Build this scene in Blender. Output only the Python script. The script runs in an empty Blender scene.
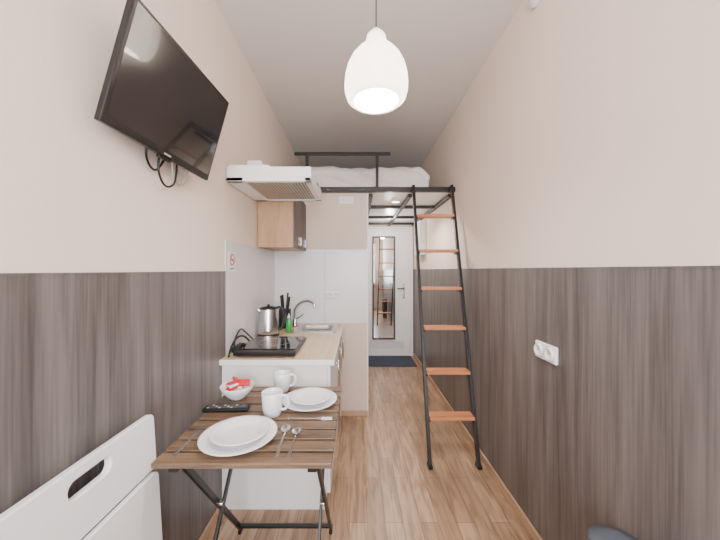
import bpy, bmesh, math, random
from mathutils import Vector, Matrix, noise
random.seed(4)
scene = bpy.context.scene
COL = scene.collection

# ---------------------------------------------------------------- materials
def lin(c):
    return tuple(((v/255)/12.92 if v/255 <= 0.04045 else (((v/255)+0.055)/1.055)**2.4) for v in c)
def mat(name, rgb, rough=0.5, metal=0.0, bump=0.0, bscale=200, emit=0, trans=0, coat=0, var=0.0, stretch=(1,1,1), vscale=8):
    m = bpy.data.materials.new(name); m.use_nodes = True
    nt = m.node_tree; b = nt.nodes['Principled BSDF']
    c = lin(rgb)+(1,)
    b.inputs['Base Color'].default_value = c
    b.inputs['Roughness'].default_value = rough
    b.inputs['Metallic'].default_value = metal
    b.inputs['Transmission Weight'].default_value = trans
    b.inputs['Coat Weight'].default_value = coat
    if emit:
        b.inputs['Emission Color'].default_value = c
        b.inputs['Emission Strength'].default_value = emit
    tc = nt.nodes.new('ShaderNodeTexCoord')
    mp = nt.nodes.new('ShaderNodeMapping'); mp.inputs['Scale'].default_value = stretch
    nt.links.new(tc.outputs['Object'], mp.inputs['Vector'])
    if var:
        n = nt.nodes.new('ShaderNodeTexNoise'); n.inputs['Scale'].default_value = vscale
        n.inputs['Detail'].default_value = 5
        nt.links.new(mp.outputs[0], n.inputs['Vector'])
        r = nt.nodes.new('ShaderNodeValToRGB')
        r.color_ramp.elements[0].position = 0.3; r.color_ramp.elements[1].position = 0.7
        r.color_ramp.elements[0].color = tuple(x*(1-var) for x in c[:3])+(1,)
        r.color_ramp.elements[1].color = tuple(min(1, x*(1+var)) for x in c[:3])+(1,)
        nt.links.new(n.outputs['Fac'], r.inputs['Fac'])
        nt.links.new(r.outputs['Color'], b.inputs['Base Color'])
    if bump:
        n2 = nt.nodes.new('ShaderNodeTexNoise'); n2.inputs['Scale'].default_value = bscale
        nt.links.new(mp.outputs[0], n2.inputs['Vector'])
        bp = nt.nodes.new('ShaderNodeBump'); bp.inputs['Strength'].default_value = bump
        bp.inputs['Distance'].default_value = 0.002
        nt.links.new(n2.outputs['Fac'], bp.inputs['Height'])
        nt.links.new(bp.outputs[0], b.inputs['Normal'])
    return m

def wood_panel(name, dark, light, rough=0.45, seam=0.0, stretch=(14, 14, 0.9), fine=(120, 120, 3)):
    m = bpy.data.materials.new(name); m.use_nodes = True
    nt = m.node_tree; b = nt.nodes['Principled BSDF']
    b.inputs['Roughness'].default_value = rough
    tc = nt.nodes.new('ShaderNodeTexCoord')
    def ns(st, sc, det, dist=0.0):
        mp = nt.nodes.new('ShaderNodeMapping'); mp.inputs['Scale'].default_value = st
        nt.links.new(tc.outputs['Object'], mp.inputs['Vector'])
        n = nt.nodes.new('ShaderNodeTexNoise'); n.inputs['Scale'].default_value = sc
        n.inputs['Detail'].default_value = det; n.inputs['Distortion'].default_value = dist
        nt.links.new(mp.outputs[0], n.inputs['Vector'])
        return n.outputs['Fac']
    a = ns(stretch, 1.0, 6, 0.8); f = ns(fine, 1.0, 3)
    mx = nt.nodes.new('ShaderNodeMix'); mx.data_type = 'FLOAT'; mx.inputs[0].default_value = 0.4
    nt.links.new(a, mx.inputs[2]); nt.links.new(f, mx.inputs[3])
    r = nt.nodes.new('ShaderNodeValToRGB')
    r.color_ramp.elements[0].position = 0.34; r.color_ramp.elements[1].position = 0.66
    r.color_ramp.elements[0].color = lin(dark)+(1,); r.color_ramp.elements[1].color = lin(light)+(1,)
    nt.links.new(mx.outputs[0], r.inputs['Fac'])
    nt.links.new(r.outputs['Color'], b.inputs['Base Color'])
    return m

def floor_mat():
    m = bpy.data.materials.new('laminate_floor'); m.use_nodes = True
    nt = m.node_tree; b = nt.nodes['Principled BSDF']
    b.inputs['Roughness'].default_value = 0.28
    tc = nt.nodes.new('ShaderNodeTexCoord')
    mp = nt.nodes.new('ShaderNodeMapping'); mp.inputs['Rotation'].default_value = (0, 0, math.pi/2)
    mp.inputs['Location'].default_value = (0.3, 0.04, 0)
    nt.links.new(tc.outputs['Object'], mp.inputs['Vector'])
    br = nt.nodes.new('ShaderNodeTexBrick')
    br.inputs['Scale'].default_value = 1; br.inputs['Brick Width'].default_value = 0.55
    br.inputs['Row Height'].default_value = 0.095; br.inputs['Mortar Size'].default_value = 0.0014
    br.inputs['Color1'].default_value = lin((192, 160, 132))+(1,)
    br.inputs['Color2'].default_value = lin((164, 132, 106))+(1,)
    br.inputs['Mortar'].default_value = lin((118, 90, 70))+(1,)
    br.offset = 0.37
    nt.links.new(mp.outputs[0], br.inputs['Vector'])
    mp2 = nt.nodes.new('ShaderNodeMapping'); mp2.inputs['Scale'].default_value = (30, 3, 1)
    nt.links.new(tc.outputs['Object'], mp2.inputs['Vector'])
    n = nt.nodes.new('ShaderNodeTexNoise'); n.inputs['Scale'].default_value = 1; n.inputs['Detail'].default_value = 6
    n.inputs['Distortion'].default_value = 1.4
    nt.links.new(mp2.outputs[0], n.inputs['Vector'])
    r = nt.nodes.new('ShaderNodeValToRGB')
    r.color_ramp.elements[0].position = 0.36; r.color_ramp.elements[1].position = 0.60
    r.color_ramp.elements[0].color = (0.62, 0.58, 0.54, 1); r.color_ramp.elements[1].color = (1.05, 1.04, 1.03, 1)
    nt.links.new(n.outputs['Fac'], r.inputs['Fac'])
    mx = nt.nodes.new('ShaderNodeMix'); mx.data_type = 'RGBA'; mx.blend_type = 'MULTIPLY'; mx.inputs[0].default_value = 1
    nt.links.new(br.outputs['Color'], mx.inputs[6]); nt.links.new(r.outputs['Color'], mx.inputs[7])
    nt.links.new(mx.outputs[2], b.inputs['Base Color'])
    return m

M_wall = mat('wallpaper_cream', (240, 223, 210), 0.75, bump=0.25, bscale=1, stretch=(500, 500, 60))
M_wall2 = mat('wallpaper_beige', (214, 196, 184), 0.75, bump=0.25, bscale=1, stretch=(500, 500, 60))
M_ceil = mat('ceiling_paint', (218, 213, 208), 0.8, bump=0.1, bscale=60)
M_wain = wood_panel('wainscot_laminate', (78, 73, 71), (124, 117, 114), 0.40)
M_floor = floor_mat()
M_base = wood_panel('baseboard_wood', (168, 134, 106), (196, 162, 132), 0.5, stretch=(4, 4, 30), fine=(8, 8, 200))
M_white = mat('white_laminate', (238, 237, 237), 0.35, var=0.02)
M_splash = mat('backsplash_panel', (222, 220, 222), 0.3, var=0.03, vscale=5)
M_blk = mat('black_steel', (22, 22, 24), 0.4, bump=0.05, bscale=300)
M_plast = mat('black_plastic', (18, 18, 20), 0.35, var=0.05)
M_screen = mat('tv_screen_glass', (20, 21, 24), 0.18, coat=0.6)
M_dgrey = mat('dark_grey_plastic', (78, 84, 94), 0.5, var=0.05)
M_rung = wood_panel('ladder_rung_wood', (180, 108, 68), (210, 142, 96), 0.45, stretch=(3, 30, 30), fine=(6, 160, 160))
M_table = wood_panel('table_slat_wood', (66, 50, 38), (134, 108, 84), 0.4, stretch=(3, 26, 26), fine=(8, 170, 170))
M_counter = wood_panel('countertop_oak', (196, 168, 138), (222, 198, 170), 0.35, stretch=(30, 3, 30), fine=(160, 8, 160))
M_cabwood = wood_panel('cabinet_oak', (164, 128, 94), (196, 160, 126), 0.45, stretch=(18, 18, 2), fine=(140, 140, 5))
M_cabdark = wood_panel('cabinet_dark_front', (60, 50, 45), (86, 73, 66), 0.45)
M_ceram = mat('white_ceramic', (238, 239, 244), 0.18, coat=0.3, var=0.01)
M_chrome = mat('brushed_steel', (205, 205, 205), 0.22, 1.0, bump=0.03)
M_sink = mat('sink_steel', (190, 190, 190), 0.3, 1.0, bump=0.03)
M_hood = mat('hood_enamel', (240, 240, 240), 0.35, var=0.01)
M_grille = mat('grease_filter_metal', (196, 190, 182), 0.4, 0.4, var=0.04)
M_gap = mat('filter_shadow_grey', (110, 104, 98), 0.6, var=0.04)
M_glassblk = mat('black_glass', (10, 10, 12), 0.08, coat=0.5)
M_chair = mat('chair_white_lacquer', (238, 239, 244), 0.4, var=0.01)
M_linen = mat('white_linen', (222, 217, 218), 0.9, bump=0.3, bscale=300)
M_matt = mat('mattress_fabric', (212, 205, 204), 0.9, bump=0.2, bscale=200)
M_red = mat('red_wrapper', (205, 40, 48), 0.35, var=0.15, vscale=40)
M_green = mat('green_soap', (40, 150, 70), 0.2, var=0.05)
M_signred = mat('sign_red', (200, 30, 35), 0.5, var=0.02)
M_mat = mat('doormat_fibre', (66, 74, 90), 0.95, bump=0.8, bscale=300, var=0.2, vscale=60)
M_mirror = mat('mirror_glass', (215, 220, 222), 0.02, 1.0, bump=0.001, bscale=2)
M_frame = wood_panel('mirror_frame_dark', (52, 40, 34), (76, 60, 50))
M_yel = mat('sponge_yellow', (225, 195, 60), 0.9, bump=0.6, bscale=200)

def lamp_mat(name, rgb, e):
    m = bpy.data.materials.new(name); m.use_nodes = True
    nt = m.node_tree; b = nt.nodes['Principled BSDF']; out = nt.nodes['Material Output']
    b.inputs['Base Color'].default_value = lin(rgb)+(1,)
    b.inputs['Roughness'].default_value = 0.35
    b.inputs['Emission Color'].default_value = lin(rgb)+(1,)
    b.inputs['Emission Strength'].default_value = e
    t = nt.nodes.new('ShaderNodeBsdfTranslucent'); t.inputs['Color'].default_value = (0.95, 0.93, 0.9, 1)
    mx = nt.nodes.new('ShaderNodeMixShader'); mx.inputs[0].default_value = 0.35
    nt.links.new(b.outputs[0], mx.inputs[1]); nt.links.new(t.outputs[0], mx.inputs[2])
    nt.links.new(mx.outputs[0], out.inputs['Surface'])
    return m
M_shade = lamp_mat('pendant_opal', (255, 250, 244), 1.6)
M_bulb = mat('bulb_glow', (255, 246, 230), 0.3, emit=8)

# ---------------------------------------------------------------- builder
class B:
    def __init__(s, name, M=None):
        s.name = name; s.bm = bmesh.new(); s.mats = []; s.M = M or Matrix.Identity(4)
    def mi(s, m):
        if m not in s.mats: s.mats.append(m)
        return s.mats.index(m)
    def _merge(s, t, m, smooth=False, X=None):
        if X is not None: t.transform(X)
        bmesh.ops.recalc_face_normals(t, faces=t.faces)
        i = s.mi(m)
        for f in t.faces:
            f.material_index = i; f.smooth = smooth
        me = bpy.data.meshes.new('tmp'); t.to_mesh(me); t.free()
        s.bm.from_mesh(me); bpy.data.meshes.remove(me)
    def box(s, lo, hi, m, bevel=0.0, X=None, seg=2):
        t = bmesh.new(); bmesh.ops.create_cube(t, size=1)
        c = [(a+b)/2 for a, b in zip(lo, hi)]; d = [abs(b-a) for a, b in zip(lo, hi)]
        for v in t.verts: v.co = Vector((c[0]+v.co.x*d[0], c[1]+v.co.y*d[1], c[2]+v.co.z*d[2]))
        if bevel: bmesh.ops.bevel(t, geom=list(t.edges), offset=min(bevel, min(d)*0.49), segments=seg, affect='EDGES', profile=0.5)
        s._merge(t, m, False, X); return s
    def lathe(s, prof, m, at=(0, 0, 0), seg=40, X=None, sx=1, sy=1):
        t = bmesh.new(); rings = []
        for r, z in prof:
            if r < 1e-6: rings.append([t.verts.new((at[0], at[1], at[2]+z))])
            else: rings.append([t.verts.new((at[0]+sx*r*math.cos(2*math.pi*i/seg), at[1]+sy*r*math.sin(2*math.pi*i/seg), at[2]+z)) for i in range(seg)])
        for a, b in zip(rings, rings[1:]):
            if len(a) == 1 and len(b) == 1: continue
            for i in range(seg):
                j = (i+1) % seg
                if len(a) == 1: t.faces.new((a[0], b[i], b[j]))
                elif len(b) == 1: t.faces.new((a[i], a[j], b[0]))
                else: t.faces.new((a[i], a[j], b[j], b[i]))
        s._merge(t, m, True, X); return s
    def cyl(s, p0, p1, r, m, seg=20, r2=None):
        p0, p1 = Vector(p0), Vector(p1); L = (p1-p0).length
        q = Vector((0, 0, 1)).rotation_difference((p1-p0).normalized())
        X = Matrix.Translation(p0) @ q.to_matrix().to_4x4()
        r2 = r if r2 is None else r2
        e = min(r, r2)*0.12
        return s.lathe([(0, 0), (r-e, 0), (r, e), (r2, L-e), (r2-e, L), (0, L)], m, seg=seg, X=X)
    def tube(s, pts, r, m, seg=10, sm=6):
        P = [Vector(p) for p in pts]
        if sm > 1 and len(P) > 2:
            Q = []
            for i in range(len(P)-1):
                a = P[max(i-1, 0)]; b = P[i]; c = P[i+1]; d = P[min(i+2, len(P)-1)]
                for k in range(sm):
                    u = k/sm
                    Q.append(0.5*((2*b)+(c-a)*u+(2*a-5*b+4*c-d)*u*u+(-a+3*b-3*c+d)*u**3))
            Q.append(P[-1]); P = Q
        t = bmesh.new(); rings = []; n = None
        for i, p in enumerate(P):
            d = (P[min(i+1, len(P)-1)]-P[max(i-1, 0)]).normalized()
            if n is None: n = d.orthogonal().normalized()
            else: n = (n-d*n.dot(d)).normalized()
            bb = d.cross(n)
            rings.append([t.verts.new(p+r*(n*math.cos(2*math.pi*k/seg)+bb*math.sin(2*math.pi*k/seg))) for k in range(seg)])
        for a, b in zip(rings, rings[1:]):
            for k in range(seg): t.faces.new((a[k], a[(k+1) % seg], b[(k+1) % seg], b[k]))
        t.faces.new(rings[0][::-1]); t.faces.new(rings[-1])
        s._merge(t, m, True); return s
    def bar(s, p0, p1, w, h, m, up=(0, 0, 1), bevel=0.002):
        p0, p1 = Vector(p0), Vector(p1); d = (p1-p0); L = d.length; d.normalize()
        sd = d.cross(Vector(up)).normalized(); u = sd.cross(d)
        X = Matrix((sd, d, u)).transposed().to_4x4(); X.translation = p0
        return s.box((-w/2, 0, -h/2), (w/2, L, h/2), m, bevel, X)
    def shape(s, outer, holes, th, m, bevel=0.003, X=None):
        cu = bpy.data.curves.new('c', 'CURVE'); cu.dimensions = '2D'; cu.fill_mode = 'BOTH'
        cu.extrude = th/2-bevel; cu.bevel_depth = bevel; cu.bevel_resolution = 2; cu.offset = -bevel
        for poly in [outer]+holes:
            sp = cu.splines.new('POLY'); sp.points.add(len(poly)-1); sp.use_cyclic_u = True
            for q, p in zip(sp.points, poly): q.co = (p[0], p[1], 0, 1)
        o = bpy.data.objects.new('c', cu); COL.objects.link(o)
        bpy.context.view_layer.update()
        me = o.evaluated_get(bpy.context.evaluated_depsgraph_get()).to_mesh()
        t = bmesh.new(); t.from_mesh(me)
        bmesh.ops.remove_doubles(t, verts=t.verts, dist=1e-5)
        bpy.data.objects.remove(o)
        s._merge(t, m, False, X); return s
    def done(s):
        me = bpy.data.meshes.new(s.name); s.bm.to_mesh(me); s.bm.free()
        for m in s.mats: me.materials.append(m)
        o = bpy.data.objects.new(s.name, me); COL.objects.link(o); o.matrix_world = s.M
        return o
def rrect(x0, y0, x1, y1, r, n=6):
    P = []
    for cx, cy, a in ((x1-r, y1-r, 0), (x0+r, y1-r, 90), (x0+r, y0+r, 180), (x1-r, y0+r, 270)):
        for k in range(n+1):
            t = math.radians(a+90*k/n); P.append((cx+r*math.cos(t), cy+r*math.sin(t)))
    return P
def T(x, y, z, rz=0): return Matrix.Translation((x, y, z)) @ Matrix.Rotation(rz, 4, 'Z')

# ---------------------------------------------------------------- room
XL, XR, YB, YF, H = -0.77, 0.90, -1.15, 4.76, 2.81
FR = 2.78
WL, WR = 1.337, 1.355
B('floor').box((XL-0.1, YB-0.1, -0.1), (XR+0.1, YF+0.1, 0), M_floor).done()
B('ceiling').box((XL-0.1, YB-0.1, H), (XR+0.1, YF+0.1, H+0.1), M_ceil).done()
w = B('wall_left'); w.box((XL-0.1, YB, 0), (XL, YF, H), M_wall)
for a, b in ((YB, -0.1), (-0.1, 1.1), (1.1, 1.745)):
    w.box((XL, a+0.0006, 0), (XL+0.006, b-0.0006, WL), M_wain)
w.box((XL, YB, WL), (XL+0.008, 1.745, WL+0.006), M_wain)
w.box((XL, 1.748, 0), (XL+0.005, FR-0.006, 1.525), M_splash, 0.001)
w.done()
w = B('wall_right'); w.box((XR, YB, 0), (XR+0.1, YF, H), M_wall)
for a, b in ((YB, 0.15), (0.15, 0.98), (0.98, 2.2), (2.2, 3.4), (3.4, YF)):
    w.box((XR-0.006, a+0.0006, 0), (XR, b-0.0006, WR), M_wain)
w.box((XR-0.008, YB, WR), (XR, YF, WR+0.006), M_wain)
w.done()
B('wall_back').box((XL-0.1, YF, 0), (XR+0.1, YF+0.1, H), M_wall).done()
w = B('wall_window')
WX0, WX1, WZ0, WZ1 = -0.5, 0.65, 0.85, 2.35
w.box((XL-0.1, YB-0.1, 0), (XR+0.1, YB, WZ0), M_wall); w.box((XL-0.1, YB-0.1, WZ1), (XR+0.1, YB, H), M_wall)
w.box((XL-0.1, YB-0.1, WZ0), (WX0, YB, WZ1), M_wall); w.box((WX1, YB-0.1, WZ0), (XR+0.1, YB, WZ1), M_wall); w.done()
w = B('window_1')
for lo, hi in (((WX0, WZ0), (WX0+0.05, WZ1)), ((WX1-0.05, WZ0), (WX1, WZ1)), ((WX0, WZ0), (WX1, WZ0+0.05)), ((WX0, WZ1-0.05), (WX1, WZ1)), ((0.05, WZ0), (0.1, WZ1))):
    w.box((lo[0], YB-0.08, lo[1]), (hi[0], YB-0.03, hi[1]), M_white, 0.004)
w.box((WX0-0.03, YB, WZ0-0.03), (WX1+0.03, YB+0.12, WZ0), M_white, 0.004)
w.done()
w = B('baseboard_right'); w.box((XR-0.02, YB, 0), (XR-0.006, YF, 0.055), M_base, 0.004); w.done()
w = B('baseboard_left'); w.box((XL+0.006, YB, 0), (XL+0.02, 1.66, 0.055), M_base, 0.004); w.done()

WT = 2.064
w = B('wall_bathroom')
w.box((XL, FR, 0), (0.10, FR+0.08, WT), M_wall2)
w.box((0.02, FR+0.08, 0), (0.10, YF, WT), M_wall2)
w.box((XL+0.006, FR-0.005, 0.86), (0.098, FR, 1.53), M_splash, 0.001)
w.box((-0.30, FR-0.0055, 0.86), (-0.298, FR-0.0045, 1.53), M_dgrey)
w.done()
B('trim_1').box((XL+0.006, FR-0.008, 1.53), (0.102, FR, 1.537), M_white).box((0.094, FR-0.004, 0), (0.104, FR+0.03, WT), M_white).done()
B('baseboard_bathroom').box((-0.14, FR-0.016, 0), (0.10, FR, 0.05), M_base, 0.004).done()

# entrance door
d = B('door_1')
Y = YF-0.001
d.box((0.14, Y-0.035, 0), (0.80, Y, 2.00), M_white, 0.004)
d.box((0.80, Y-0.05, 0), (0.88, Y, 2.03), M_white, 0.004)
d.box((0.105, Y-0.05, 0), (0.14, Y, 2.03), M_white, 0.004)
d.box((0.14, Y-0.05, 2.00), (0.80, Y, 2.03), M_white, 0.004)
d.box((0.20, Y-0.038, 0.12), (0.74, Y-0.033, 0.24), M_splash, 0.002)
d.box((0.715, Y-0.042, 0.90), (0.75, Y-0.034, 1.14), M_chrome, 0.002)
d.cyl((0.732, Y-0.08, 1.06), (0.732, Y-0.04, 1.06), 0.009, M_blk)
d.bar((0.74, Y-0.08, 1.06), (0.63, Y-0.08, 1.06), 0.014, 0.018, M_blk)
d.done()
m = B('wall_mirror')
m.box((0.24, Y-0.06, 0.26), (0.60, Y-0.036, 1.88), M_frame, 0.003)
m.box((0.265, Y-0.064, 0.288), (0.575, Y-0.0595, 1.852), M_mirror)
m.done()
d = B('doormat'); d.box((0.16, 4.18, 0.001), (0.84, 4.68, 0.014), M_mat, 0.005)
for i in range(16): d.box((0.18+i*0.04, 4.2, 0.012), (0.195+i*0.04, 4.66, 0.018), M_mat, 0.002)
d.done()
e = B('electrical_panel_box'); e.box((XR-0.09, 3.9, 1.55), (XR-0.001, 4.25, 2.0), M_white, 0.008)
e.box((XR-0.096, 3.93, 1.6), (XR-0.088, 4.22, 1.95), M_splash, 0.003); e.cyl((XR-0.1, 4.2, 1.77), (XR-0.09, 4.2, 1.77), 0.008, M_dgrey); e.done()
e = B('smoke_detector', Matrix.Translation((XR-0.001, 1.50, 2.705)) @ Matrix.Rotation(-math.pi/2, 4, 'Y'))
e.lathe([(0, 0), (0.036, 0), (0.038, 0.010), (0.032, 0.018), (0.016, 0.022), (0, 0.023)], M_white); e.done()

# ---------------------------------------------------------------- loft
l = B('loft_platform')
l.box((XL+0.001, FR+0.002, 2.068), (XR-0.001, YF-0.001, 2.11), M_white, 0.0)
l.box((XL+0.001, FR-0.04, 2.066), (XR-0.001, FR, 2.110), M_blk, 0.002)
l.done()
l = B('loft_joists')
for x in (0.130, 0.50, 0.875):
    l.box((x-0.018, FR+0.04, 2.035), (x+0.018, YF-0.06, 2.0675), M_blk, 0.002)
for y in (3.35, 4.0, 4.55):
    l.box((0.112, y-0.018, 2.035), (XR-0.01, y+0.018, 2.0675), M_blk, 0.002)
l.done()
l = B('loft_guard_rail')
l.box((-0.575, FR-0.035, 2.405), (0.306, FR-0.010, 2.430), M_blk, 0.002)
for x in (-0.46, 0.185):
    l.box((x-0.0125, FR-0.035, 2.111), (x+0.0125, FR-0.010, 2.41), M_blk, 0.002)
l.done()
B('mattress').box((-0.52, 2.95, 2.111), (0.66, 4.62, 2.25), M_matt, 0.03, seg=4).done()
# duvet
def sheet(name, prof, x0, x1, nu, amp, m, th=0.02):
    t = bmesh.new(); n = len(prof); G = []
    for i in range(nu+1):
        u = i/nu; row = []
        for k, (y, z) in enumerate(prof):
            x = x0+(x1-x0)*u
            f = noise.noise(Vector((x*6, z*5+y*2, 3)))+0.8*noise.noise(Vector((x*11+z*26, y*6, 8)))
            g = noise.noise(Vector((x*4.5, y*4+z*7, 20)))+0.4*noise.noise(Vector((x*11, y*9, 5)))
            edge = 1-0.4*max(0, abs(u-0.5)*2-0.85)/0.15
            yy = y-amp*f if y < 3.0 else y
            zz = z+amp*1.2*g if z > 2.2 else z
            zz = 2.111+(zz-2.111)*edge
            row.append(t.verts.new((x+0.01*g, yy, zz)))
        G.append(row)
    for i in range(nu):
        for k in range(n-1): t.faces.new((G[i][k], G[i+1][k], G[i+1][k+1], G[i][k+1]))
    b = B(name); b._merge(t, m, True); o = b.done()
    md = o.modifiers.new('s', 'SOLIDIFY'); md.thickness = th; md.offset = 1
    md = o.modifiers.new('u', 'SUBSURF'); md.levels = 1; md.render_levels = 1
    return o
pr = [(2.885, 2.14+0.015*k) for k in range(11)]+[(2.892, 2.305), (2.91, 2.32), (2.95, 2.335)]+[(3.0+0.05*k, 2.335) for k in range(32)]
sheet('duvet', pr, -0.55, 0.69, 90, 0.040, M_linen)

p = B('ceiling_spotlight'); p.lathe([(0, 0), (0.055, 0), (0.058, -0.006), (0.045, -0.014), (0.04, -0.010)], M_white, at=(0.40, 3.12, 2.0675))
p.lathe([(0.04, -0.011), (0, -0.012)], M_bulb, at=(0.40, 3.12, 2.0675)); p.done()

# ladder
ld = B('loft_ladder')
def lp(t): return (2.045+0.68*t, 2.12*t)
def lx(side, t): return (0.498+0.010*t) if side == 0 else (0.832+0.020*t)
for sd in (0, 1):
    y0, z0 = lp(0.008); y1, z1 = lp(0.995)
    xa, xb = lx(sd, 0), lx(sd, 1)
    ld.bar((xa, y0, z0), (xb, y1-0.02, z1), 0.022, 0.035, M_blk, up=(0, -1, 0))
    ld.box((xa-0.015, y0-0.028, 0.0), (xa+0.015, y0+0.03, 0.025), M_plast, 0.004)
    ld.box((xb-0.011, 2.70, 2.08), (xb+0.011, 2.7395, 2.112), M_blk, 0.002)
for t in (0.146, 0.282, 0.426, 0.567, 0.712, 0.858):
    y, z = lp(t); a, b = lx(0, t)+0.011, lx(1, t)-0.011
    ld.box((a, y-0.055, z-0.011), (b, y+0.045, z+0.011), M_rung, 0.004)
    for x in (a+0.005, b-0.005): ld.box((x-0.004, y-0.03, z-0.03), (x+0.004, y+0.03, z-0.011), M_blk)
ld.done()

# ---------------------------------------------------------------- kitchen
k = B('kitchen_base_cabinet')
KX, KY = -0.15, 1.69
k.box((XL+0.008, KY, 0.0), (KX-0.02, KY+0.018, 0.82), M_white, 0.002)
k.box((XL+0.008, KY+0.018, 0.08), (KX-0.02, FR-0.008, 0.82), M_white, 0.002)
k.box((XL+0.008, KY+0.02, 0.0), (KX-0.06, FR-0.008, 0.08), M_dgrey)
for a, b in ((KY+0.003, KY+0.36), (KY+0.364, KY+0.72), (KY+0.724, FR-0.01)):
    k.box((KX-0.019, a, 0.09), (KX, b, 0.815), M_cabwood if b > 2.7 else M_white, 0.003)
    k.cyl((KX+0.025, b-0.05, 0.55), (KX+0.025, b-0.05, 0.75), 0.005, M_chrome)
    for z in (0.57, 0.73): k.cyl((KX, b-0.05, z), (KX+0.025, b-0.05, z), 0.004, M_chrome)
k.done()
# countertop with sink cut-out
c = B('kitchen_countertop')
SX0, SX1, SY0, SY1 = -0.50, -0.19, 2.40, 2.70
c.box((XL+0.006, 1.67, 0.822), (SX0, FR-0.006, 0.85), M_counter, 0.002)
c.box((SX1, 1.67, 0.822), (-0.13, FR-0.006, 0.85), M_counter, 0.002)
c.box((SX0-0.001, 1.67, 0.822), (SX1+0.001, SY0, 0.85), M_counter, 0.0)
c.box((SX0-0.001, SY1, 0.822), (SX1+0.001, FR-0.006, 0.85), M_counter, 0.0)
c.box((XL+0.006, 1.665, 0.820), (-0.128, 1.671, 0.850), M_white, 0.001)
c.box((-0.131, 1.665, 0.820), (-0.126, FR-0.006, 0.850), M_white, 0.001)
c.done()
s = B('kitchen_sink')
rim = rrect(SX0-0.02, SY0-0.02, SX1+0.02, SY1+0.02, 0.03)
hole = rrect(SX0+0.02, SY0+0.02, SX1-0.02, SY1-0.02, 0.05)
s.shape(rim, [hole], 0.006, M_sink, 0.001, Matrix.Translation((0, 0, 0.854)))
t = bmesh.new(); rr = []
for ins, z in ((0, 0.855), (0.006, 0.84), (0.012, 0.828)):
    pts = rrect(SX0+0.02+ins, SY0+0.02+ins, SX1-0.02-ins, SY1-0.02-ins, 0.045)
    rr.append([t.verts.new((x, y, z)) for x, y in pts])
for a, b in zip(rr, rr[1:]):
    for i in range(len(a)): t.faces.new((a[i], a[(i+1) % len(a)], b[(i+1) % len(a)], b[i]))
t.faces.new(rr[-1])
s._merge(t, M_sink, False)
s.lathe([(0, 0.003), (0.02, 0.003), (0.025, 0)], M_dgrey, at=(-0.34, 2.55, 0.8285))
s.done()
f = B('kitchen_faucet')
f.lathe([(0, 0), (0.024, 0), (0.025, 0.01), (0.02, 0.02), (0.018, 0.06), (0.014, 0.07), (0, 0.07)], M_chrome, at=(-0.549, 2.66, 0.8505))
f.tube([(-0.549, 2.66, 0.91), (-0.545, 2.65, 1.0), (-0.50, 2.64, 1.06), (-0.43, 2.62, 1.08), (-0.38, 2.60, 1.06), (-0.365, 2.595, 1.03)], 0.011, M_chrome)
f.tube([(-0.549, 2.66, 0.915), (-0.50, 2.63, 0.94), (-0.47, 2.61, 0.965)], 0.006, M_chrome)
f.done()
# wall cabinet
w = B('wall_cabinet')
w.box((XL+0.006, 2.30, 1.525), (-0.488, FR-0.010, 1.95), M_cabwood, 0.002)
for a, b in ((2.301, 2.535), (2.538, FR-0.012)):
    w.box((-0.487, a, 1.522), (-0.47, b, 1.95), M_cabdark, 0.002)
    w.box((-0.47, b-0.06, 1.55), (-0.458, b-0.045, 1.62), M_chrome, 0.002)
w.done()
# hood
h = B('range_hood')
hx0, hx1, hy0, hy1 = XL+0.006, -0.268, 1.75, 2.26
h.box((hx0, hy0, 1.890), (hx1, hy1, 1.955), M_hood, 0.006)
h.box((hx0+0.01, hy0+0.01, 1.956), (hx0+0.25, hy1-0.01, 1.968), M_hood, 0.004)
for lo, hi in (((hx0, hy0), (hx1, hy0+0.035)), ((hx0, hy1-0.035), (hx1, hy1)), ((hx0, hy0), (hx0+0.10, hy1)), ((hx1-0.04, hy0), (hx1, hy1))):
    h.box((lo[0], lo[1], 1.868), (hi[0], hi[1], 1.892), M_hood, 0.004)
h.box((hx0+0.10, hy0+0.035, 1.878), (hx1-0.04, hy1-0.035, 1.882), M_gap)
for i in range(18):
    x = hx0+0.105+i*0.0195
    h.box((x, hy0+0.04, 1.871), (x+0.012, hy1-0.04, 1.878), M_grille, 0.002)
for i in range(3): h.cyl((hx1-0.002, 2.0+i*0.03, 1.93), (hx1+0.004, 2.0+i*0.03, 1.93), 0.007, M_dgrey)
h.done()
cl = B('folded_towel')
for i, (a, b, z) in enumerate(((-0.70, -0.57, 1.969), (-0.69, -0.59, 2.0))):
    cl.box((a, 1.86, z), (b, 2.02, z+0.034), M_linen, 0.0165, seg=4)
cl.done()

# sockets
def socket(name, M, n=2, horiz=True):
    b = B(name, M)   # local: x right, y up, z out of wall
    for i in range(n):
        cx = (i-(n-1)/2)*0.071 if horiz else 0
        b.box((cx-0.0355, -0.0365, 0), (cx+0.0355, 0.0365, 0.014), M_white, 0.006, seg=3)
        b.lathe([(0.027, 0.012), (0.026, 0.024), (0.021, 0.024), (0.019, 0.015), (0, 0.0145)], M_white, at=(cx, 0, 0))
        for s_ in (-0.009, 0.009): b.cyl((cx+s_, 0, 0.013), (cx+s_, 0, 0.0155), 0.0036, M_plast)
        b.box((cx-0.003, 0.015, 0.013), (cx+0.003, 0.019, 0.018), M_grille)
    return b.done()
Rr = Matrix(((0, 0, -1, 0), (-1, 0, 0, 0), (0, 1, 0, 0), (0, 0, 0, 1)))  # on right wall, facing -x
Rb = Matrix(((1, 0, 0, 0), (0, 0, -1, 0), (0, 1, 0, 0), (0, 0, 0, 1)))   # facing -y
Rl = Matrix(((0, 0, 1, 0), (1, 0, 0, 0), (0, 1, 0, 0), (0, 0, 0, 1)))    # facing +x
socket('wall_socket', Matrix.Translation((XR-0.0065, 1.405, 0.966)) @ Rr @ Matrix.Scale(1.1, 4))
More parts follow.
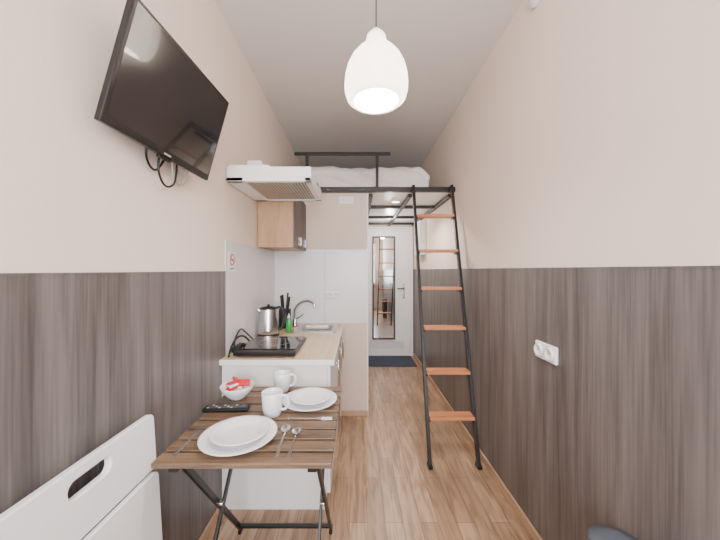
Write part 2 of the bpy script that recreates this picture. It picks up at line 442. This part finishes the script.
socket('wall_socket', Matrix.Translation((-0.10, FR-0.0005, 1.995)) @ Rb @ Matrix.Scale(0.95, 4))
socket('wall_socket', Matrix.Translation((-0.225, FR-0.0055, 1.12)) @ Rb @ Matrix.Scale(0.95, 4), 2)
# no smoking sign
ns = B('no_smoking_sign', Matrix.Translation((XL+0.0055, 1.83, 1.405)) @ Rl)
ns.shape(rrect(-0.045, -0.065, 0.045, 0.055, 0.006), [], 0.003, M_white, 0.0005, Matrix.Translation((0, 0, 0.0015)))
circ = lambda r: [(r*math.cos(2*math.pi*i/40), 0.008+r*math.sin(2*math.pi*i/40)) for i in range(40)]
ns.shape(circ(0.036), [circ(0.029)], 0.0015, M_signred, 0.0002, Matrix.Translation((0, 0, 0.004)))
ns.box((-0.022, 0.003, 0.003), (0.014, 0.010, 0.004), M_plast); ns.box((0.016, 0.003, 0.003), (0.022, 0.010, 0.004), M_signred)
ns.box((-0.032, -0.003, 0.0038), (0.032, 0.003, 0.0048), M_signred, X=Matrix.Translation((0, 0.008, 0)) @ Matrix.Rotation(-0.785, 4, 'Z'))
ns.box((-0.03, -0.050, 0.003), (0.03, -0.044, 0.0036), M_plast)
ns.done()

# kettle
kt = B('electric_kettle', T(-0.670, 2.27, 0.8505, 0.15))
kt.lathe([(0, 0), (0.078, 0), (0.08, 0.004), (0.078, 0.018), (0.06, 0.02), (0, 0.02)], M_plast)
kt.lathe([(0, 0.021), (0.074, 0.021), (0.078, 0.026), (0.077, 0.05), (0.072, 0.12), (0.064, 0.18), (0.060, 0.205)], M_chrome)
kt.lathe([(0.060, 0.205), (0.061, 0.21), (0.054, 0.22), (0.02, 0.226), (0, 0.226)], M_plast)
kt.lathe([(0, 0.24), (0.008, 0.24), (0.012, 0.234), (0.008, 0.225), (0, 0.225)], M_plast)
kt.tube([(0.05, 0, 0.21), (0.085, 0, 0.215), (0.110, 0, 0.185), (0.112, 0, 0.12), (0.098, 0, 0.065), (0.074, 0, 0.045)], 0.010, M_plast)
kt.tube([(-0.05, 0, 0.180), (-0.068, 0, 0.195), (-0.075, 0, 0.205)], 0.014, M_chrome)
kt.done()
# utensil holder
u = B('utensil_holder', T(-0.625, 2.60, 0.8505))
u.lathe([(0, 0), (0.05, 0), (0.052, 0.003), (0.052, 0.16), (0.048, 0.16), (0.048, 0.006), (0, 0.006)], M_plast)
for i, (x, y, hh) in enumerate(((-0.02, 0, 0.28), (0.01, 0.02, 0.30), (0.025, -0.01, 0.27), (-0.005, -0.025, 0.29))):
    u.bar((x*0.6, y*0.6, 0.01), (x*1.1, y*1.1, 0.17), 0.012, 0.002, M_chrome, up=(0, 1, 0), bevel=0)
    u.bar((x*1.1, y*1.1, 0.16), (x*1.8, y*1.8, hh), 0.016, 0.010, M_plast, up=(0, 1, 0), bevel=0.003)
u.done()
# soap
so = B('dish_soap_bottle', T(-0.545, 2.40, 0.8505))
so.lathe([(0, 0), (0.022, 0), (0.024, 0.006), (0.023, 0.08), (0.018, 0.105), (0.011, 0.115), (0, 0.115)], M_green, sy=0.7)
so.lathe([(0, 0.115), (0.012, 0.115), (0.011, 0.13), (0.006, 0.135), (0.005, 0.15), (0, 0.15)], M_white)
so.done()
sp = B('sponge'); sp.box((-0.585, 2.46, 0.8505), (-0.53, 2.50, 0.875), M_yel, 0.006); sp.done()
# hob
hb = B('induction_hob')
hb.box((-0.705, 1.70, 0.862), (-0.35, 2.08, 0.886), M_plast, 0.006)
hb.box((-0.695, 1.75, 0.885), (-0.36, 2.075, 0.891), M_glassblk, 0.002)
for x in (-0.68, -0.39):
    for y in (1.75, 2.05): hb.cyl((x, y, 0.8505), (x, y, 0.864), 0.012, M_plast)
hb.lathe([(0.098, 0.0), (0.099, 0.0006), (0.1, 0.0)], M_grille, at=(-0.525, 1.92, 0.8912))
for i in range(4): hb.cyl((-0.61+i*0.055, 1.725, 0.885), (-0.61+i*0.055, 1.725, 0.888), 0.008, M_dgrey)
hb.done()
pc = B('power_cable')
pc.tube([(-0.715, 2.0, 0.875), (-0.735, 1.95, 0.92), (-0.745, 1.87, 0.93), (-0.745, 1.79, 0.90), (-0.735, 1.73, 0.87), (-0.722, 1.69, 0.862)], 0.006, M_plast)
pc.tube([(-0.735, 2.12, 0.862), (-0.748, 2.02, 0.93), (-0.748, 1.93, 0.97), (-0.745, 1.84, 0.93), (-0.740, 1.80, 0.865)], 0.005, M_plast)
pc.box((-0.757, 1.80, 0.8505), (-0.717, 1.93, 0.885), M_plast, 0.008)
pc.done()

# ---------------------------------------------------------------- folding table
tb = B('folding_table')
TX0, TX1, TY0, TY1, TZ = -0.672, -0.083, 0.976, 1.625, 0.72
n = 9; wd = (TY1-TY0-0.014*(n-1))/n
for i in range(n):
    y = TY0+i*(wd+0.014)
    tb.box((TX0, y, TZ-0.018), (TX1, y+wd, TZ), M_table, 0.003)
for x in (TX0+0.05, TX1-0.08): tb.box((x, TY0+0.01, TZ-0.036), (x+0.03, TY1-0.01, TZ-0.018), M_blk, 0.002)
for x in (-0.60, -0.135):
    tb.bar((x, TY0+0.06, TZ-0.04), (x, 1.555, 0.01), 0.012, 0.024, M_blk, up=(0, 1, 0))
for x in (-0.58, -0.155):
    tb.bar((x, TY1-0.05, TZ-0.04), (x, 1.04, 0.01), 0.012, 0.024, M_blk, up=(0, 1, 0))
for y, z, a, b in ((1.53, 0.045, -0.60, -0.135), (1.065, 0.045, -0.58, -0.155), (TY0+0.07, TZ-0.045, -0.60, -0.135), (TY1-0.06, TZ-0.045, -0.58, -0.155)):
    tb.bar((a, y, z), (b, y, z), 0.02, 0.012, M_blk)
for x in (-0.59, -0.145): tb.cyl((x-0.014, 1.292, 0.345), (x+0.014, 1.292, 0.345), 0.01, M_chrome)
for x in (-0.60, -0.135): tb.box((x-0.008, 1.53, 0), (x+0.008, 1.575, 0.02), M_plast, 0.003)
for x in (-0.58, -0.155): tb.box((x-0.008, 1.02, 0), (x+0.008, 1.065, 0.02), M_plast, 0.003)
tb.done()
def plate(name, x, y, z, r):
    b = B(name, T(x, y, z))
    b.lathe([(0, 0), (0.55*r, 0), (0.58*r, 0.003), (0.72*r, 0.008), (r, 0.018), (r+0.001, 0.020), (r, 0.0215), (0.95*r, 0.0205), (0.72*r, 0.012), (0.62*r, 0.007), (0.5*r, 0.005), (0, 0.005)], M_ceram, seg=64)
    b.done()
plate('dinner_plate', -0.440, 1.120, TZ+0.0005, 0.137)
plate('side_plate', -0.437, 1.124, TZ+0.0125, 0.104)
plate('dinner_plate', -0.224, 1.425, TZ+0.0005, 0.128)
plate('side_plate', -0.220, 1.429, TZ+0.0125, 0.096)
def mug(x, y, rz, s=1.0):
    b = B('coffee_mug', T(x, y, TZ+0.0005, rz) @ Matrix.Scale(s, 4))
    b.lathe([(0, 0.002), (0.028, 0.002), (0.030, 0), (0.034, 0.002), (0.040, 0.03), (0.0425, 0.06), (0.0435, 0.095), (0.042, 0.097), (0.0405, 0.095), (0.0385, 0.05), (0.033, 0.01), (0, 0.007)], M_ceram)
    b.tube([(0.039, 0, 0.08), (0.058, 0, 0.082), (0.068, 0, 0.065), (0.066, 0, 0.042), (0.055, 0, 0.028), (0.037, 0, 0.024)], 0.0055, M_ceram)
    b.done()
mug(-0.390, 1.560, 0.2, 1.0)
mug(-0.368, 1.305, -0.1, 1.05)
bw = B('bowl_with_red_packets', T(-0.590, 1.48, TZ+0.0005))
bw.lathe([(0, 0.002), (0.032, 0.002), (0.035, 0), (0.037, 0.004), (0.055, 0.02), (0.072, 0.042), (0.080, 0.062), (0.079, 0.064), (0.077, 0.062), (0.068, 0.044), (0.05, 0.024), (0.03, 0.009), (0, 0.007)], M_ceram, seg=48)
for i in range(9):
    a = i*2.1; rr_ = 0.028 if i else 0
    X = Matrix.Translation((rr_*math.cos(a), rr_*math.sin(a), 0.05+0.0045*i)) @ Matrix.Rotation(a, 4, 'Z') @ Matrix.Rotation(random.uniform(-.6, .6), 4, 'X')
    bw.box((-0.028, -0.016, -0.006), (0.028, 0.016, 0.006), M_red if i % 5 else M_ceram, 0.0055, X, 3)
    for sg in (-1, 1): bw.box((sg*0.028-0.004, -0.014, -0.001), (sg*0.028+0.004, 0.014, 0.001), M_red, 0, X)
bw.done()
rc = B('tv_remote', T(-0.585, 1.345, TZ+0.0005, 0.04))
rc.box((-0.1, -0.023, 0), (0.1, 0.023, 0.018), M_plast, 0.007, seg=3)
for i in range(8):
    for j in range(3): rc.box((-0.082+i*0.017, -0.014+j*0.011, 0.017), (-0.072+i*0.017, -0.007+j*0.011, 0.0195), M_dgrey if (i+j) % 3 else M_grille, 0.001)
rc.cyl((0.075, 0, 0.017), (0.075, 0, 0.020), 0.013, M_dgrey)
rc.done()
def fork(x, y, rz, L=0.19):
    b = B('fork', T(x, y, TZ+0.0008, rz))
    b.shape([(-0.007, 0), (0.007, 0), (0.004, L*0.5), (0.0045, L*0.62), (0.011, L*0.70), (0.012, L*0.76), (-0.012, L*0.76), (-0.011, L*0.70), (-0.0045, L*0.62), (-0.004, L*0.5)], [], 0.0024, M_chrome, 0.0006, Matrix.Translation((0, 0, 0.0014)))
    for i in range(4):
        b.box((-0.012+i*0.0067, L*0.75, 0.0004), (-0.0085+i*0.0067, L, 0.0024), M_chrome, 0.0005)
    b.done()
def spoon(x, y, rz, L=0.19, s=1.0):
    b = B('spoon', T(x, y, TZ+0.0008, rz))
    b.shape([(-0.007, 0), (0.007, 0), (0.004, L*0.5), (0.004, L*0.75), (-0.004, L*0.75), (-0.004, L*0.5)], [], 0.0024, M_chrome, 0.0006, Matrix.Translation((0, 0, 0.0014)))
    b.lathe([(0, 0), (0.008, 0.0005), (0.014, 0.003), (0.017, 0.007), (0.0165, 0.0075), (0.013, 0.005), (0.007, 0.002), (0, 0.0015)], M_chrome, at=(0, L*0.86, 0), sx=1.0*s, sy=1.55*s)
    b.done()
fork(-0.618, 1.010, 0.0, 0.2)
spoon(-0.270, 1.010, 0.06, 0.2, 1.1)
spoon(-0.228, 0.995, 0.04, 0.2, 1.1)
fork(-0.290, 1.268, -1.57, 0.185)

# ---------------------------------------------------------------- folded chair at left wall
# local x -> world Y, local y -> up, local z -> +X
lean = math.atan2(0.05, 0.85)
Mc = Matrix.Translation((-0.660, 0, 0)) @ Matrix.Rotation(-lean, 4, 'Y') @ Rl
ch = B('folding_chair', Mc)
ch.shape(rrect(0.545, 0.675, 1.035, 0.860, 0.02), [rrect(0.725, 0.785, 0.850, 0.828, 0.020)], 0.022, M_chair, 0.005)
for a in (0.555, 0.995):
    ch.box((a, 0.0, -0.032), (a+0.03, 0.84, -0.012), M_chair, 0.004)
    ch.box((a, 0.02, -0.010), (a+0.03, 0.66, 0.012), M_chair, 0.004)
ch.shape(rrect(0.560, 0.22, 1.030, 0.668, 0.02), [], 0.018, M_chair, 0.004, Matrix.Translation((0, 0, 0.010)))
ch.cyl((0.57, 0.12, -0.005), (1.01, 0.12, -0.005), 0.009, M_chair)
ch.cyl((0.57, 0.40, -0.018), (1.01, 0.40, -0.018), 0.006, M_chrome)
ch.done()

# trash bin by right wall
tbn = B('trash_bin', T(0.785, 0.90, 0))
tbn.lathe([(0, 0.0), (0.060, 0.0), (0.062, 0.006), (0.072, 0.49), (0.075, 0.495), (0.075, 0.52), (0.071, 0.528), (0.04, 0.536), (0, 0.539)], M_dgrey)
tbn.box((-0.03, -0.09, 0.005), (0.03, -0.05, 0.018), M_plast, 0.004)
tbn.done()

# ---------------------------------------------------------------- TV
BL = Vector((-0.715, 0.835, 1.765)); BR = Vector((-0.676, 1.36, 1.752)); TL = Vector((-0.617, 0.835, 2.122)); TR = Vector((-0.578, 1.36, 2.109))
cen = (BL+BR+TL+TR)/4
ux = (BR-BL).normalized(); uy = (TL-BL); uy = (uy-ux*uy.dot(ux)).normalized(); uz = ux.cross(uy)
Mt = Matrix((ux, uy, uz)).transposed().to_4x4(); Mt.translation = cen
W2, H2 = 0.264, 0.184
tv = B('wall_tv', Mt)
tv.box((-W2, -H2, -0.022), (W2, H2, 0), M_plast, 0.004)
tv.box((-W2+0.012, -H2+0.024, -0.002), (W2-0.012, H2-0.012, 0.0012), M_screen)
tv.box((-W2+0.06, -H2+0.03, -0.045), (W2-0.06, H2-0.08, -0.02), M_plast, 0.012)
tv.box((-0.018, -H2+0.008, -0.001), (0.018, -H2+0.014, 0.0006), M_grille)
tv.box((-0.05, -0.06, -0.052), (0.05, 0.06, -0.044), M_blk, 0.002)
tv.box((-0.03, -H2-0.010, -0.018), (0.03, -H2+0.002, -0.004), M_plast, 0.003)
o = tv.done()
br = B('tv_wall_bracket')
pb = Mt @ Vector((0, 0, -0.053))
br.box((XL+0.0005, pb.y-0.06, pb.z-0.08), (XL+0.010, pb.y+0.06, pb.z+0.08), M_blk, 0.002)
br.bar((XL+0.01, pb.y, pb.z), (pb.x-0.002, pb.y, pb.z), 0.03, 0.04, M_blk)
br.done()
cb = B('tv_cables')
cb.tube([(-0.735, 1.12, 1.80), (-0.742, 1.12, 1.73), (-0.745, 1.15, 1.685), (-0.745, 1.19, 1.68), (-0.742, 1.225, 1.715), (-0.738, 1.23, 1.80)], 0.004, M_plast)
cb.tube([(-0.735, 1.05, 1.80), (-0.745, 1.06, 1.755), (-0.750, 1.09, 1.725), (-0.752, 1.13, 1.73), (-0.740, 1.17, 1.80)], 0.004, M_plast)
cb.tube([(-0.738, 1.20, 1.80), (-0.748, 1.22, 1.73), (-0.752, 1.27, 1.71), (-0.745, 1.30, 1.74), (-0.735, 1.31, 1.80)], 0.0035, M_grille)
cb.done()

# ---------------------------------------------------------------- pendant lamp
pl = B('pendant_lamp', T(0.085, 1.33, 0))
prof = [(0.020, 2.395), (0.034, 2.393), (0.042, 2.382), (0.047, 2.355), (0.058, 2.335), (0.086, 2.31), (0.110, 2.28), (0.127, 2.245), (0.137, 2.205), (0.140, 2.17), (0.138, 2.14), (0.129, 2.112), (0.112, 2.098), (0.10, 2.096),
        (0.098, 2.099), (0.110, 2.103), (0.125, 2.117), (0.134, 2.142), (0.136, 2.17), (0.133, 2.205), (0.123, 2.245), (0.106, 2.28), (0.082, 2.306), (0.054, 2.33), (0.042, 2.355), (0.02, 2.385)]
pl.lathe(prof, M_shade, seg=56)
pl.cyl((0, 0, 2.35), (0, 0, 2.415), 0.018, M_white)
pl.tube([(0, 0, 2.41), (0, 0, 2.6), (0, 0, 2.79)], 0.0035, M_dgrey)
pl.lathe([(0.0, 2.77), (0.03, 2.772), (0.045, 2.79), (0.048, 2.809), (0, 2.809)], M_white)
pl.lathe([(0, 2.352), (0.014, 2.348), (0.016, 2.33), (0.03, 2.31), (0.032, 2.285), (0.022, 2.26), (0, 2.255)], M_bulb)
pl.done()

# ---------------------------------------------------------------- lights
def light(name, typ, loc, e, rgb=(1, 1, 1), rot=(0, 0, 0), **kw):
    L = bpy.data.lights.new(name, typ); L.energy = e; L.color = rgb
    for k_, v in kw.items(): setattr(L, k_, v)
    o = bpy.data.objects.new(name, L); COL.objects.link(o); o.location = loc; o.rotation_euler = rot
    return o
light('window_daylight', 'AREA', (0.075, YB-0.14, 1.6), 135, (0.97, 0.975, 1.0), (math.pi/2, 0, 0), shape='RECTANGLE', size=1.15, size_y=1.5)
light('pendant_light', 'POINT', (0.085, 1.33, 2.19), 46, (1, 0.94, 0.86), shadow_soft_size=0.05)
light('corridor_light', 'SPOT', (0.40, 3.12, 2.04), 45, (1, 0.95, 0.88), (0, 0, 0), spot_size=2.7, spot_blend=0.5, shadow_soft_size=0.04)
light('corridor_rear_light', 'POINT', (0.45, 4.1, 1.95), 11, (1, 0.95, 0.88), shadow_soft_size=0.05)
wd_ = bpy.data.worlds.new('World'); scene.world = wd_; wd_.use_nodes = True
wd_.node_tree.nodes['Background'].inputs[0].default_value = (0.85, 0.92, 1, 1)
wd_.node_tree.nodes['Background'].inputs[1].default_value = 1.0

cam = bpy.data.cameras.new('camera'); co = bpy.data.objects.new('camera', cam); COL.objects.link(co)
co.location = (0, 0, 1.35); co.rotation_euler = (math.pi/2, 0, 0)
cam.lens = 15; cam.sensor_width = 36; cam.shift_x = 3/720; cam.clip_start = 0.02
scene.camera = co
